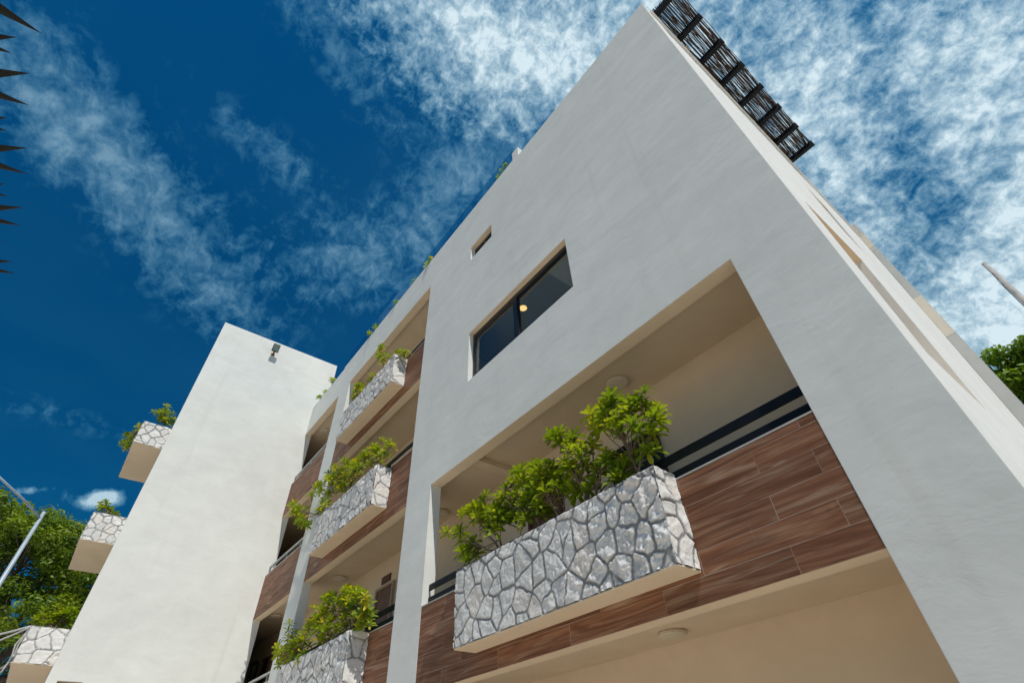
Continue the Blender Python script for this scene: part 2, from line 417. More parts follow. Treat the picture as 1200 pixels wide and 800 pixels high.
# big sliding window, small window, tower window
def window(x0, x1, z0, z1, y, mull):
    fw = .013
    mb = MB(); mb.ubox(x0+.0005, x1-.0005, y, y+.02, z1-fw*1.8, z1-.0005); mb.ubox(x0+.0005, x1-.0005, y, y+.02, z0+.0005, z0+fw)
    mb.ubox(x0+.0005, x0+fw, y, y+.02, z0+fw, z1-fw*1.8); mb.ubox(x1-fw, x1-.0005, y, y+.02, z0+fw, z1-fw*1.8)
    f = mb.build('window', M_black, hotel)
    xm = x0+(x1-x0)*mull
    mb = MB(); mb.ubox(xm-.012, xm+.012, y-.002, y+.018, z0+fw, z1-fw*1.8); mb.build('mullion', M_black, f)
    a = fw*.6
    mb = MB(); mb.ubox(x0+fw, xm-.0122, y+.004, y+.0065, z0+fw, z1-fw*1.8); mb.build('pane', M_glass, f)
    mb = MB(); mb.ubox(xm+.0122, x1-fw, y+.010, y+.0125, z0+fw, z1-fw*1.8); mb.build('pane', M_glass, f)
    mb = MB()
    for p0, p1, yy in ((x0+fw, xm-.0122, .002), (xm+.0122, x1-fw, .008)):
        mb.ubox(p0+.0003, p0+.008, y+yy, y+yy+.0018, z0+fw+.0003, z1-fw*1.8-.0003); mb.ubox(p1-.008, p1-.0003, y+yy, y+yy+.0018, z0+fw+.0003, z1-fw*1.8-.0003)
        mb.ubox(p0+.0083, p1-.0083, y+yy, y+yy+.0018, z1-fw*1.8-.010, z1-fw*1.8-.0003)
    mb.build('sash', M_black, f)
window(-1.533, -.815, 1.45, 1.76, .026, .475)
window(-1.54, -1.332, 2.367, 2.488, .030, .5)
mb = MB(); mb.ubox(-4.285, -4.282, -.94, -.82, .2, .617); mb.build('window', M_plaque, hotel)
# glass balustrade on the roof edge
mb = MB()
seg = np.linspace(-3.50, -1.11, 10)
gl = None
for a, b in zip(seg, seg[1:]):
    mb = MB(); mb.ubox(a+.003, b-.003, .012, .0145, 2.901, 3.062)
    mb.build('glass_panel', M_rglass, hotel)
mb = MB(); mb.ubox(-2.858, -2.754, YB-.008, YB-.0005, .962, 1.002)
pq = mb.build('wall_plaque', M_plaque, None, bevel=.004)
tag(pq, 'small carved brown wooden plaque above the brown balcony door', 'plaque')
mb = MB()
for i in range(3): mb.ubox(-2.845+i*.028, -2.825+i*.028, YB-.0098, YB-.0082, .972, .992)
mb.build('relief', M_door, pq)

# ------------------------------------------------------------------ planters
def hash2(ix, iy, s):
    h = (ix.astype(np.int64)*374761393 + iy.astype(np.int64)*668265263 + s*974711) & 0x7fffffff
    h = ((h ^ (h >> 13))*1274126177) & 0x7fffffff
    return ((h ^ (h >> 16)) & 0xffff)/65535.0
def vnoise(x, y, s):
    ix = np.floor(x); iy = np.floor(y); fx = x-ix; fy = y-iy; fx = fx*fx*(3-2*fx); fy = fy*fy*(3-2*fy)
    a = hash2(ix, iy, s); b = hash2(ix+1, iy, s); c = hash2(ix, iy+1, s); d = hash2(ix+1, iy+1, s)
    return (a*(1-fx)+b*fx)*(1-fy)+(c*(1-fx)+d*fx)*fy-.5
def fbm(x, y, s, o=5, r=.55):
    t = 0; a = 1
    for k in range(o): t = t+a*vnoise(x*2**k, y*2**k, s+k*17); a *= r
    return t
def stone_grid(o, du, dv, nrm, w, h, cell, res, seed, V, Fc, ST, TN):
    rg = np.random.RandomState(seed)
    nu = max(3, int(w/res)); nv = max(3, int(h/res))
    u = np.linspace(0, w, nu); v = np.linspace(0, h, nv); uu, vv = np.meshgrid(u, v, indexing='ij')
    cu, cv = cell*.92, cell*1.15
    seeds = []
    for i in range(-1, int(w/cu)+2):
        for j in range(-1, int(h/cv)+2):
            seeds.append(((i+.5+.50*rg.uniform(-1, 1))*cu, (j+(.5 if i % 2 else .95)+.48*rg.uniform(-1, 1))*cv))
    seeds = np.array([q for q in seeds if rg.rand() > .10]); tone = rg.rand(len(seeds)); hs = rg.uniform(-.3, 1, len(seeds)); tl = rg.uniform(-1, 1, (len(seeds), 2))
    wx = uu+.022*fbm(uu*9, vv*9, seed, 3)+.045*fbm(uu*3, vv*3, seed+9, 2); wy = vv+.022*fbm(uu*9, vv*9, seed+3, 3)+.045*fbm(uu*3, vv*3, seed+5, 2)
    D = np.sqrt((wx[..., None]-seeds[:, 0])**2+(wy[..., None]-seeds[:, 1])**2)
    idx = np.argpartition(D, 3, axis=-1)[..., :4]
    dd = np.take_along_axis(D, idx, -1); od = np.argsort(dd, -1); idx = np.take_along_axis(idx, od, -1); dd = np.take_along_axis(dd, od, -1)
    i1 = idx[..., 0]; e = np.full(uu.shape, 9.0)
    for k in (1, 2, 3):
        ik = idx[..., k]; L = np.hypot(*(seeds[i1]-seeds[ik]).transpose(2, 0, 1))
        e = np.minimum(e, (dd[..., k]**2-dd[..., 0]**2)/(2*L))
    e = np.minimum(e, (h-vv)+.012)
    e = e+.006*fbm(uu*30, vv*30, seed+1, 3)
    mw = .0115+.010*np.clip(fbm(uu*2.5, vv*2.5, seed+61, 2)+.2, 0, 1)
    sm = np.clip((e-mw*.7)/(mw*.6), 0, 1); st = sm*sm*(3-2*sm)
    pr = np.clip((e-mw*.6+.004*fbm(uu*45, vv*45, seed+13, 3))/.007, 0, 1)
    rg2 = .45+.9*np.clip((uu/max(w, 1.2)-.45)*2.2, 0, 1)
    rough = rg2*(.030*fbm(uu*8, vv*8, seed+21, 7, .66)+.014*np.abs(fbm(uu*15, vv*15, seed+31, 5, .62)))
    hgt = pr*(.005+.005*hs[i1])+st*rough+st*(.035*(tl[i1, 0]*(uu-seeds[i1, 0])+tl[i1, 1]*(vv-seeds[i1, 1])))+(1-st)*.003*fbm(uu*40, vv*40, seed, 3)
    P = (np.array(o)+uu[..., None]*np.array(du)+vv[..., None]*np.array(dv)+hgt[..., None]*np.array(nrm)).reshape(-1, 3)
    b = len(V); V.extend(map(tuple, P))
    flip = np.dot(np.cross(du, dv), nrm) < 0
    for i in range(nu-1):
        r0 = b+i*nv
        for j in range(nv-1):
            a = r0+j; q = (a, a+nv, a+nv+1, a+1)
            Fc.append(q[::-1] if flip else q)
    ST.extend(st.ravel()); TN.extend(np.clip(tone[i1]+.10*fbm(uu*4, vv*4, seed+77, 3), 0, 1).ravel())

def planter(x0, x1, y0, y1, z0, z1, label, res, seed, cell=.2, group='stone clad planters on the building', sides='LR'):
    a = U(x0, y0, z0); b = U(x1, y1, z1); w = b.x-a.x; d = b.y-a.y; h = b.z-a.z
    pl = empty('stone_planter', (a+Vector((w/2, d, 0))), label, 'planter', group)
    V = []; Fc = []; ST = []; TN = []
    base = .0
    stone_grid((a.x-.010, a.y, a.z+base), (1, 0, 0), (0, 0, 1), (0, -1, 0), w+.020, h-base, cell, res, seed, V, Fc, ST, TN)
    stone_grid((b.x, a.y-.010, a.z+base), (0, 1, 0), (0, 0, 1), (1, 0, 0), d+.010, h-base, cell*1.15, res, seed+1, V, Fc, ST, TN)
    stone_grid((a.x, a.y, a.z+base), (0, 1, 0), (0, 0, 1), (-1, 0, 0), d, h-base, cell, res*1.5, seed+2, V, Fc, ST, TN)
    k = len(V); t = .09                                      # rim and inner walls in mortar
    o = [(a.x, a.y), (b.x, a.y), (b.x, b.y), (a.x, b.y)]; n = [(a.x+t, a.y+t), (b.x-t, a.y+t), (b.x-t, b.y-t), (a.x+t, b.y-t)]
    for e in (.003,):
        o = [(a.x-e, a.y-e), (b.x+e, a.y-e), (b.x+e, b.y), (a.x-e, b.y)]
    zt = b.z-.002
    for (x, y) in o: V.append((x, y, zt-.012))
    for (x, y) in o: V.append((x, y, zt))
    for (x, y) in n: V.append((x, y, zt))
    for (x, y) in n: V.append((x, y, zt-.2))
    for i in range(4):
        j = (i+1) % 4
        for q in (0, 4, 8): Fc.append((k+q+i, k+q+j, k+q+4+j, k+q+4+i))
    ST.extend([0]*16); TN.extend([.5]*16)
    ob = mesh('stone_cladding', V, Fc, M_stone, pl, True)
    for nm, dat in (('stone', ST), ('tone', TN)):
        at = ob.data.attributes.new(nm, 'FLOAT', 'POINT'); at.data.foreach_set('value', [float(q) for q in dat])
    mb = MB(); mb.box((a.x-.004, a.y-.004, a.z-.022), (b.x+.004, b.y-.004, a.z-.0005)); mb.build('base_slab', M_cream, pl, bevel=.006)
    mb = MB(); mb.box((a.x+t, a.y+t, b.z-.16), (b.x-t, b.y-t, b.z-.10)); mb.build('soil', M_soil, pl)
    return pl
planter(-1.440, -.614, -.080, -.0005, .350, .570, 'largest stone clad planter, in front of the wood panel on the right balcony', .0105, 3, .215)
for k, lab in enumerate(('lowest stone planter of the narrow balcony column, cut off by the bottom edge',
                         'middle planter of the narrow balcony column, its shrub trailing over the left end',
                         'topmost stone planter of the narrow balcony column, nearly bare with small yellowish sprigs')):
    planter(-3.02, -2.232, -.084, -.0005, .345+.7625*k, .560+.7625*k, lab, .016 if k < 2 else .022, 31+7*k, .24)
for k, (z0, lab) in enumerate(((.705, 'bottom left stone planter jutting from the stair tower, with cables running to it'),
                         (1.405, 'stone planter jutting from the stair tower against the big tree'),
                         (2.145, 'highest stone planter jutting from the stair tower into the blue sky'))):
    planter(-5.0, -4.335, -1.186, -.9935, z0, z0+.185, lab, .018, 71+7*k, .24 if k == 0 else .165)

# ------------------------------------------------------------------ shrubs
DATA = json.loads('''{"M":[{"base":[-0.695,-0.044,0.589],"tips":[[-0.804,-0.04,0.842],[-0.716,-0.05,0.822],[-0.633,-0.037,0.786],[-0.6,-0.036,0.719],[-0.636,-0.066,0.68],[-0.695,-0.069,0.751],[-0.798,-0.024,0.799],[-0.665,-0.056,0.761],[-0.742,-0.057,0.794],[-0.632,-0.015,0.77],[-0.645,-0.044,0.636],[-0.71,-0.024,0.642],[-0.731,-0.044,0.631],[-0.658,-0.035,0.8],[-0.692,-0.062,0.717],[-0.625,-0.035,0.686],[-0.694,-0.022,0.655],[-0.738,-0.041,0.821]]},{"base":[-0.864,-0.041,0.574],"tips":[[-0.951,-0.033,0.823],[-0.881,-0.066,0.75],[-0.832,-0.028,0.764],[-0.776,-0.037,0.7],[-0.857,-0.053,0.718],[-0.906,-0.068,0.719],[-0.804,-0.022,0.686],[-0.755,-0.044,0.642],[-0.992,-0.03,0.728],[-0.898,-0.022,0.679],[-0.845,-0.031,0.64],[-0.904,-0.019,0.819],[-0.935,-0.048,0.846],[-0.828,-0.026,0.667],[-0.911,-0.046,0.704],[-0.868,-0.019,0.707],[-0.779,-0.022,0.683],[-0.738,-0.065,0.596]]},{"base":[-0.955,-0.044,0.574],"tips":[[-1.113,-0.058,0.792],[-1.096,-0.017,0.815],[-1.009,-0.046,0.731],[-1.105,-0.036,0.751],[-0.972,-0.053,0.68],[-0.922,-0.042,0.662],[-1.034,-0.049,0.691],[-1.037,-0.051,0.754],[-1.122,-0.038,0.772],[-0.998,-0.038,0.761],[-0.985,-0.02,0.717],[-1.078,-0.032,0.725],[-1.188,-0.019,0.816],[-1.04,-0.023,0.726],[-0.979,-0.015,0.667]]},{"base":[-1.067,-0.042,0.585],"tips":[[-1.22,-0.061,0.747],[-1.187,-0.023,0.753],[-1.132,-0.017,0.706],[-1.22,-0.02,0.714],[-1.279,-0.039,0.732],[-1.097,-0.031,0.647],[-1.125,-0.058,0.635],[-1.055,-0.024,0.657],[-1.225,-0.038,0.78],[-1.123,-0.054,0.676],[-1.038,-0.067,0.645],[-1.201,-0.023,0.683],[-1.049,-0.016,0.636],[-1.095,-0.065,0.701]]},{"base":[-1.248,-0.041,0.594],"tips":[[-1.419,-0.047,0.783],[-1.321,-0.062,0.769],[-1.377,-0.054,0.738],[-1.338,-0.028,0.694],[-1.437,-0.022,0.676],[-1.535,-0.068,0.735],[-1.498,-0.036,0.73],[-1.255,-0.068,0.698],[-1.223,-0.03,0.669],[-1.445,-0.052,0.776],[-1.398,-0.022,0.781],[-1.364,-0.016,0.739],[-1.453,-0.042,0.645],[-1.425,-0.015,0.633],[-1.42,-0.053,0.605],[-1.249,-0.066,0.643],[-1.264,-0.037,0.688]]}],"B2":[{"base":[-2.32,-0.05,1.377],"tips":[[-2.375,-0.059,1.509],[-2.238,-0.048,1.433],[-2.193,-0.036,1.426],[-2.499,-0.061,1.532],[-2.581,-0.068,1.519],[-2.388,-0.022,1.466],[-2.403,-0.053,1.416],[-2.696,-0.017,1.537],[-2.352,-0.021,1.414],[-2.49,-0.049,1.507],[-2.397,-0.045,1.488],[-2.266,-0.041,1.413]]},{"base":[-2.634,-0.047,1.35],"tips":[[-2.814,-0.037,1.598],[-3.013,-0.039,1.662],[-3.167,-0.036,1.704],[-2.969,-0.018,1.593],[-3.31,-0.042,1.692],[-3.318,-0.046,1.666],[-3.049,-0.03,1.571],[-2.747,-0.057,1.422],[-2.642,-0.053,1.344],[-3.098,-0.016,1.541],[-2.981,-0.041,1.605],[-2.895,-0.04,1.601],[-2.596,-0.069,1.439],[-2.653,-0.047,1.397],[-2.729,-0.038,1.47],[-2.478,-0.069,1.386],[-2.927,-0.036,1.53],[-3.041,-0.035,1.606],[-2.727,-0.067,1.485]]},{"base":[-2.953,-0.047,1.344],"tips":[[-3.055,-0.067,1.458],[-3.122,-0.056,1.423],[-2.916,-0.072,1.389],[-3.678,-0.055,1.65],[-3.498,-0.053,1.539],[-3.409,-0.089,1.444],[-3.179,-0.087,1.337],[-3.559,-0.056,1.589],[-3.412,-0.042,1.443],[-2.956,-0.077,1.379],[-3.621,-0.067,1.589],[-3.096,-0.06,1.451]]}],"B1":[{"base":[-2.3,-0.048,0.563],"tips":[[-2.706,-0.05,0.81],[-2.618,-0.053,0.795],[-2.457,-0.05,0.768],[-2.351,-0.037,0.756],[-2.239,-0.053,0.712],[-2.379,-0.049,0.736],[-2.574,-0.028,0.767],[-2.125,-0.069,0.641],[-2.252,-0.039,0.663],[-2.699,-0.03,0.777],[-2.431,-0.053,0.691],[-2.298,-0.058,0.66],[-2.194,-0.026,0.628],[-2.18,-0.057,0.609],[-2.246,-0.06,0.612],[-2.41,-0.046,0.644],[-2.399,-0.032,0.62],[-2.174,-0.064,0.563],[-2.36,-0.052,0.705],[-2.28,-0.052,0.692],[-2.585,-0.024,0.737],[-2.384,-0.046,0.657],[-2.339,-0.023,0.614],[-2.165,-0.061,0.628],[-2.455,-0.051,0.735],[-2.396,-0.034,0.698],[-2.672,-0.021,0.792],[-2.349,-0.045,0.735]]},{"base":[-2.547,-0.049,0.578],"tips":[[-2.739,-0.063,0.727],[-2.835,-0.041,0.731],[-2.674,-0.06,0.727],[-2.629,-0.026,0.727],[-2.615,-0.024,0.692],[-2.648,-0.06,0.682],[-2.7,-0.055,0.655],[-2.672,-0.026,0.639],[-2.512,-0.035,0.637],[-2.698,-0.026,0.723],[-2.727,-0.051,0.687],[-2.531,-0.063,0.638],[-2.602,-0.054,0.604],[-2.794,-0.026,0.731],[-2.464,-0.055,0.601],[-2.823,-0.051,0.72],[-2.604,-0.047,0.674]]},{"base":[-2.966,-0.048,0.572],"tips":[[-3.199,-0.047,0.764],[-3.201,-0.019,0.724],[-3.163,-0.061,0.649],[-3.201,-0.07,0.641],[-3.224,-0.018,0.629],[-3.072,-0.022,0.643],[-2.982,-0.016,0.641],[-2.982,-0.046,0.699],[-2.952,-0.018,0.696],[-3.108,-0.019,0.685],[-2.814,-0.058,0.581],[-3.136,-0.029,0.64],[-3.228,-0.024,0.685],[-2.99,-0.034,0.601],[-2.941,-0.041,0.664],[-3.029,-0.054,0.646],[-3.251,-0.051,0.666]]}],"B3":[{"base":[-2.234,-0.049,2.079],"tips":[[-2.208,-0.058,2.109],[-2.184,-0.042,2.095],[-2.195,-0.051,2.071],[-2.298,-0.036,2.176]]},{"base":[-2.476,-0.05,2.176],"tips":[[-2.634,-0.033,2.447],[-2.618,-0.039,2.37],[-2.565,-0.032,2.277],[-2.517,-0.033,2.313],[-2.467,-0.033,2.265],[-2.644,-0.043,2.411],[-2.482,-0.06,2.239]]},{"base":[-2.666,-0.046,2.164],"tips":[[-2.649,-0.055,2.203],[-2.68,-0.051,2.186],[-2.658,-0.04,2.227]]},{"base":[-2.893,-0.047,2.171],"tips":[[-2.899,-0.048,2.294],[-2.879,-0.032,2.265],[-2.956,-0.042,2.297],[-2.934,-0.05,2.233],[-2.935,-0.052,2.199],[-2.855,-0.034,2.214],[-2.921,-0.046,2.285],[-2.88,-0.037,2.211]]}],"T3":[{"base":[-4.435,-1.06,2.4],"tips":[[-4.48,-1.135,2.532],[-4.447,-1.101,2.526],[-4.418,-1.054,2.49],[-4.483,-1.092,2.473],[-4.421,-1.041,2.433],[-4.408,-1.033,2.454],[-4.419,-1.049,2.404],[-4.418,-1.08,2.505],[-4.499,-1.114,2.512],[-4.437,-1.012,2.441],[-4.414,-1.112,2.49],[-4.495,-1.084,2.509],[-4.473,-1.085,2.439]]},{"base":[-4.623,-1.205,2.473],"tips":[[-4.747,-1.227,2.478],[-4.758,-1.226,2.433],[-4.753,-1.232,2.378],[-4.722,-1.236,2.311],[-4.8,-1.23,2.304],[-4.795,-1.224,2.524],[-4.787,-1.23,2.421],[-4.788,-1.236,2.369],[-4.793,-1.231,2.325]]}],"T2":[{"base":[-4.403,-1.114,1.602],"tips":[[-4.465,-1.173,1.679],[-4.541,-1.122,1.693],[-4.5,-1.077,1.669],[-4.518,-1.19,1.715],[-4.519,-1.15,1.696],[-4.515,-1.111,1.695],[-4.485,-1.057,1.654]]}],"T1":[{"base":[-4.441,-1.085,0.907],"tips":[[-4.514,-1.19,0.969],[-4.531,-1.16,0.977],[-4.517,-1.129,0.992],[-4.538,-1.095,0.993],[-4.494,-1.062,0.988],[-4.478,-1.033,0.995],[-4.512,-1.112,0.957],[-4.542,-1.062,0.969],[-4.532,-1.03,0.971],[-4.513,-1.024,1.027],[-4.49,-1.17,0.952],[-4.472,-1.132,0.938],[-4.512,-1.117,1.007],[-4.47,-1.059,1.005],[-4.488,-1.037,1.019],[-4.507,-1.074,0.946],[-4.513,-1.134,0.976],[-4.5,-1.171,0.983],[-4.48,-1.087,0.996]]}],"R":[[[-1.214,0.01,2.987],[-1.246,0.019,3.011],[-1.196,0.011,2.995],[-1.25,0.004,2.948],[-1.277,0.014,2.965],[-1.184,0.019,3.003]],[[-2.104,-0.002,2.924],[-2.069,0.01,2.929],[-2.157,0.01,2.963]],[[-2.371,0.026,2.99],[-2.399,0.028,2.994]],[[-2.579,0.008,2.935],[-2.658,0.026,2.995]],[[-2.97,0.023,2.979],[-2.942,0.004,2.93]],[[-3.094,0.011,2.975],[-3.022,-0.001,2.937]],[[-3.861,0.015,2.994],[-3.918,0.012,3.037],[-3.819,0.017,2.96],[-3.891,0.015,2.998]],[[-4.028,0.012,2.962],[-3.983,0.013,2.927]],[[-4.122,0.009,2.95],[-4.112,-0.002,2.943]]]}''')
LEAF = [(0, .035), (.3, .10), (.62, .150), (.85, .150), (1.0, .0)]
def add_leaf(mb, p, d, up, L, wd, tone, curl):
    side = d.cross(up)
    if side.length < 1e-4: side = Vector((1, 0, 0))
    side.normalize(); nu = side.cross(d).normalized()
    i = len(mb.v); n = 0
    for t, hw in LEAF[:-1]:
        c = p+d*(L*t)+nu*(curl*L*(t*t)*-1.0); ww = hw*L*wd
        mb.v += [tuple(c-side*ww+nu*(ww*.35)), tuple(c), tuple(c+side*ww+nu*(ww*.35))]
    mb.v.append(tuple(p+d*L+nu*(-curl*L)))
    for k in range(3):
        a = i+k*3; mb.f += [(a, a+1, a+4, a+3), (a+1, a+2, a+5, a+4)]; mb.tone += [tone, tone]
    a = i+9; mb.f += [(a, a+1, i+12), (a+1, a+2, i+12)]; mb.tone += [tone, tone]
def rosette(mb, p, ax, n, L, rg, yellow):
    ax = ax.normalized(); q = ax.to_track_quat('Z', 'Y'); g = rg.uniform(0, 6.28); base = rg.uniform(.24, .62)
    for k in range(n):
        t = k/n; ang = g+k*2.39996; el = math.radians(82-95*t**.8+rg.uniform(-10, 10))
        d = q @ Vector((math.cos(ang)*math.cos(el), math.sin(ang)*math.cos(el), math.sin(el)))
        ll = L*(.55+.5*min(1, t*1.6))*rg.uniform(.85, 1.15)
        tone = base+.16*(1-t)+rg.uniform(-.12, .12)
        if rg.random() < yellow and t > .45: tone = rg.uniform(.86, 1.0)
        add_leaf(mb, Vector(p)-ax*(.035*t), d, ax, ll, rg.uniform(.85, 1.1), tone, rg.uniform(.05, .30))
def shrub(base, tips, label, group, seed, L=.115, leaves=15, extra=2, spread=.13, yellow=.08, stem=.013):
    rg = random.Random(seed); base = U(*base); tips = [U(*t) for t in tips]
    cen = sum(tips, Vector())/len(tips)
    sh = empty('shrub', base, label, 'shrub', group)
    fm = MB(); sm = MB()
    nodes = []
    ng = max(1, len(tips)//5)
    seeds = rg.sample(tips, ng); groups = [[] for _ in seeds]
    for t in tips: groups[min(range(ng), key=lambda i: (t-seeds[i]).length)].append(t)
    for gtips in groups:
        if not gtips: continue
        c = sum(gtips, Vector())/len(gtips)
        e = base+(c-base)*.72
        b0 = base+Vector((rg.uniform(-.05, .05), rg.uniform(-.03, .03), -.12))
        m = b0.lerp(e, .5)+Vector((rg.uniform(-.05, .05), rg.uniform(-.03, .03), rg.uniform(-.02, .05)))
        limb = [b0, b0.lerp(m, .5)+Vector((rg.uniform(-.02, .02), 0, .02)), m, m.lerp(e, .55)+Vector((rg.uniform(-.02, .02), 0, .015)), e]
        sm.tube(limb, [stem*1.15, stem, stem*.9, stem*.75, stem*.6], 6)
        for t in gtips:
            al = [t]
            for _ in range(extra if rg.random() < .8 else 0): al.append(t+Vector((rg.gauss(0, spread), rg.gauss(0, spread*.7), rg.gauss(0, spread*.8))))
            for p in al:
                s0 = limb[rg.choice((2, 3, 3, 4))]
                mid = s0.lerp(p, .55)+Vector((rg.uniform(-.02, .02), rg.uniform(-.02, .02), -.03))
                sm.tube([s0, mid, p], [stem*.5, stem*.38, stem*.28], 5)
                axd = (p-mid).normalized()*.6+Vector((rg.uniform(-.3, .3), -.25+rg.uniform(-.3, .3), .75))
                rosette(fm, p, axd, leaves+rg.randint(-3, 3), L*rg.uniform(.85, 1.12), rg, yellow)
    sm.build('stem', M_stem, sh, True); fm.build('foliage', M_shrub, sh, True)
    return sh
GP = 'green shrubs growing in the stone planters'
LM = ['tallest shrub at the right end of the large planter, rising on one bare trunk', 'dense green shrub beside the tallest one, second from right in the large planter',
      'mid height shrub at the middle of the large planter', 'bushy low shrub, second from the left end of the large planter', 'leftmost shrub of the large planter, with a yellowish branch hanging over its end']
for i, s in enumerate(DATA['M']): shrub(s['base'], s['tips'], LM[i], GP, 100+i, .146, 18, 1, .065, .035)
LB = ['topmost clump of the shrubs in the middle planter of the balcony column', 'wide clump in the centre of the middle planter of the balcony column', 'trailing shrub spilling over the left end of the middle balcony planter']
for i, s in enumerate(DATA['B2']): shrub(s['base'], s['tips'], LB[i], GP, 200+i, .14, 14, 2, .12, .07)
LB = ['tall yellow flecked shrub at the right of the lowest balcony planter', 'dense shrub at the centre of the lowest balcony planter', 'small yellowish shrub at the left end of the lowest balcony planter']
for i, s in enumerate(DATA['B1']): shrub(s['base'], s['tips'], LB[i], GP, 300+i, .135, 14, 2, .10, .12)
LB = ['small sprig at the right corner of the topmost balcony planter', 'tallest yellowish sprig of the topmost balcony planter', 'tiny sprig at the middle of the topmost balcony planter', 'low yellow green clump at the left of the topmost balcony planter']
for i, s in enumerate(DATA['B3']): shrub(s['base'], s['tips'], LB[i], GP, 400+i, .125, 12, 1, .07, .2, .009)
for i, s in enumerate(DATA['T3']): shrub(s['base'], s['tips'], ['rounded shrub in the highest tower planter, next to the wall', 'shrub trailing over the outer side of the highest tower planter'][i], GP, 500+i, .15, 13, 1, .12, .08)
for i, s in enumerate(DATA['T2']): shrub(s['base'], s['tips'], 'thin shrub showing above the middle tower planter', GP, 520+i, .14, 12, 1, .08, .05)
for i, s in enumerate(DATA['T1']): shrub(s['base'], s['tips'], 'bright low shrub filling the bottom left tower planter', GP, 540+i, .15, 14, 2, .10, .08)
LR = ['dark green plant behind the roof glass next to the white roof block', 'yellow green plant hanging over the roof edge above the balcony column', 'second small plant on the roof edge, just left of the overhanging one', 'third small plant along the glass roof edge',
      'tiny plant on the roof edge above the top planter', 'last tiny plant at the far end of the roof glass', 'green tuft on the parapet beside the stair tower', 'small tuft on the parapet against the tower wall', 'smallest tuft, lowest on the parapet against the tower wall']
for i, l in enumerate(DATA['R']):
    c = [sum(q[k] for q in l)/len(l) for k in range(3)]
    shrub((c[0], .03, 2.905), l, LR[i], 'small plants along the roof edge', 600+i, .11 if i else .07, 12, 1 if i else 0, .06, .12, .007)

# ------------------------------------------------------------------ lights on ceilings, floodlight
GL = 'round ceiling lights of the balconies'
def dome(x, y, z, label, r=.17):
    c = U(x, y, z); o = empty('ceiling_light', c, label, 'ceiling light', GL)
    mb = MB(); mb.lathe(c, [(r*.9, -.001), (r*.96, -.008), (r, -.018), (r*.98, -.026)]); mb.build('base', M_lampbase, o, True)
    mb = MB(); mb.lathe(c, [(r*.97, -.0265), (r*.95, -.040), (r*.86, -.050), (r*.6, -.057), (r*.1, -.060)]); mb.build('diffuser', M_diff, o, True)
dome(-.856, .195, 1.10, 'round white ceiling light above the tallest shrub of the large balcony')
dome(-.969, .345, .345, 'round pale ceiling light under the large balcony, below the large planter')
dome(-3.262, .215, 1.10, 'round ceiling light left of the wooden plaque, above the lowest balcony planter')
dome(-2.106, .239, 1.10, 'ceiling light half hidden by the white pier at the left end of the large balcony')
dome(-4.114, .131, 2.61, 'small ceiling light in the top balcony next to the stair tower')
dome(-4.259, .155, 1.10, 'small ceiling light in the dark low balcony next to the stair tower')
o = empty('room_lamp', U(-1.302, .172, 1.86), 'lit warm yellow ceiling lamp seen through the large window', 'ceiling lamp')
mb = MB(); mb.lathe(U(-1.302, .172, 1.86), [(.075, -.001), (.08, -.02), (.055, -.03), (.01, -.034)]); mb.build('diffuser', M_glow, o, True)
mb = MB(); mb.lathe(U(-1.302, .172, 1.86), [(.092, -.001), (.094, -.012), (.081, -.014)]); mb.build('ring', M_lampbase, o, True)

fl = empty('floodlight', U(-4.23, -.505, 3.29), 'black floodlight with a grey lens at the top of the stair tower', 'floodlight')
c = U(-4.172, -.505, 3.345)
nx = Vector((.95, -.05, -.30)).normalized(); sy = Vector((0, 1, 0)); sz = nx.cross(sy).normalized(); sy = sz.cross(nx).normalized()
mb = MB(); mb.obox(c, nx*.04, sy*.125, sz*.16); mb.build('housing', M_black, fl, bevel=.012)
mb = MB(); mb.obox(c+nx*.0425, nx*.002, sy*.105, sz*.135); mb.build('lens', M_lens, fl)
mb = MB(); p = U(-4.23, -.505, 3.30)
mb.obox(p+Vector((.010, 0, 0)), (.009, 0, 0), (0, .07, 0), (0, 0, .05)); mb.obox(p+Vector((.10, 0, .01)), (.09, 0, .01), (0, .03, 0), (-.004, 0, .018)); mb.build('bracket', M_plaque, fl, bevel=.003)

# ------------------------------------------------------------------ roof pergola
pg = empty('reed_pergola', U(-.5, .8, 2.80), 'dark beamed pergola roofed with dry reeds, overhanging the right side of the roof', 'pergola')
for i in range(8):
    y = .128+.19*i
    mb = MB(); mb.ubox(-.95, .083+.001*i, y-.0125, y+.0125, 2.95, 2.985); mb.build('beam', M_rail, pg, bevel=.004)
for x, y in ((-.9, .128), (-.9, 1.458), (-.22, .128), (-.22, 1.458)):
    mb = MB(); mb.ubox(x-.013, x+.013, y-.012, y+.012, 2.8005, 2.9495); mb.build('post', M_rail, pg)
rg = random.Random(5); mb = MB()
x = -.94
while x < .082:
    n = 13; ph = rg.uniform(0, 6.3); am = rg.uniform(.002, .006); sl = rg.uniform(-.010, .010); r = rg.uniform(.0065, .0125); zz = 2.9885+rg.uniform(0, .006)
    a0 = .105+rg.uniform(0, .02); a1 = 1.475-rg.uniform(0, .02)
    mb.tube([U(x+sl*(k/n-.5)+am*math.sin(ph+k*1.3)+rg.uniform(-.0025, .0025), a0+(a1-a0)*k/n, zz+.002*math.sin(k+ph)) for k in range(n+1)], [r*rg.uniform(.7, 1.1) for _ in range(n+1)], 5)
    x += rg.uniform(.0017, .0042)
mb.build('reed_mat', M_reed, pg, True)
rp = MB()
for k in range(3):
    cc = U(-.060, .345+.012*k, 2.90); rp.tube([cc+Vector((.035*math.cos(t), .012*math.sin(2*t), .05*math.sin(t))) for t in np.linspace(0, 6.28, 14)], .014, 6)
tag(rp.build('rope_tie', M_rope, None, True), 'small pale rope knot on the wall top under the reed pergola', 'rope')

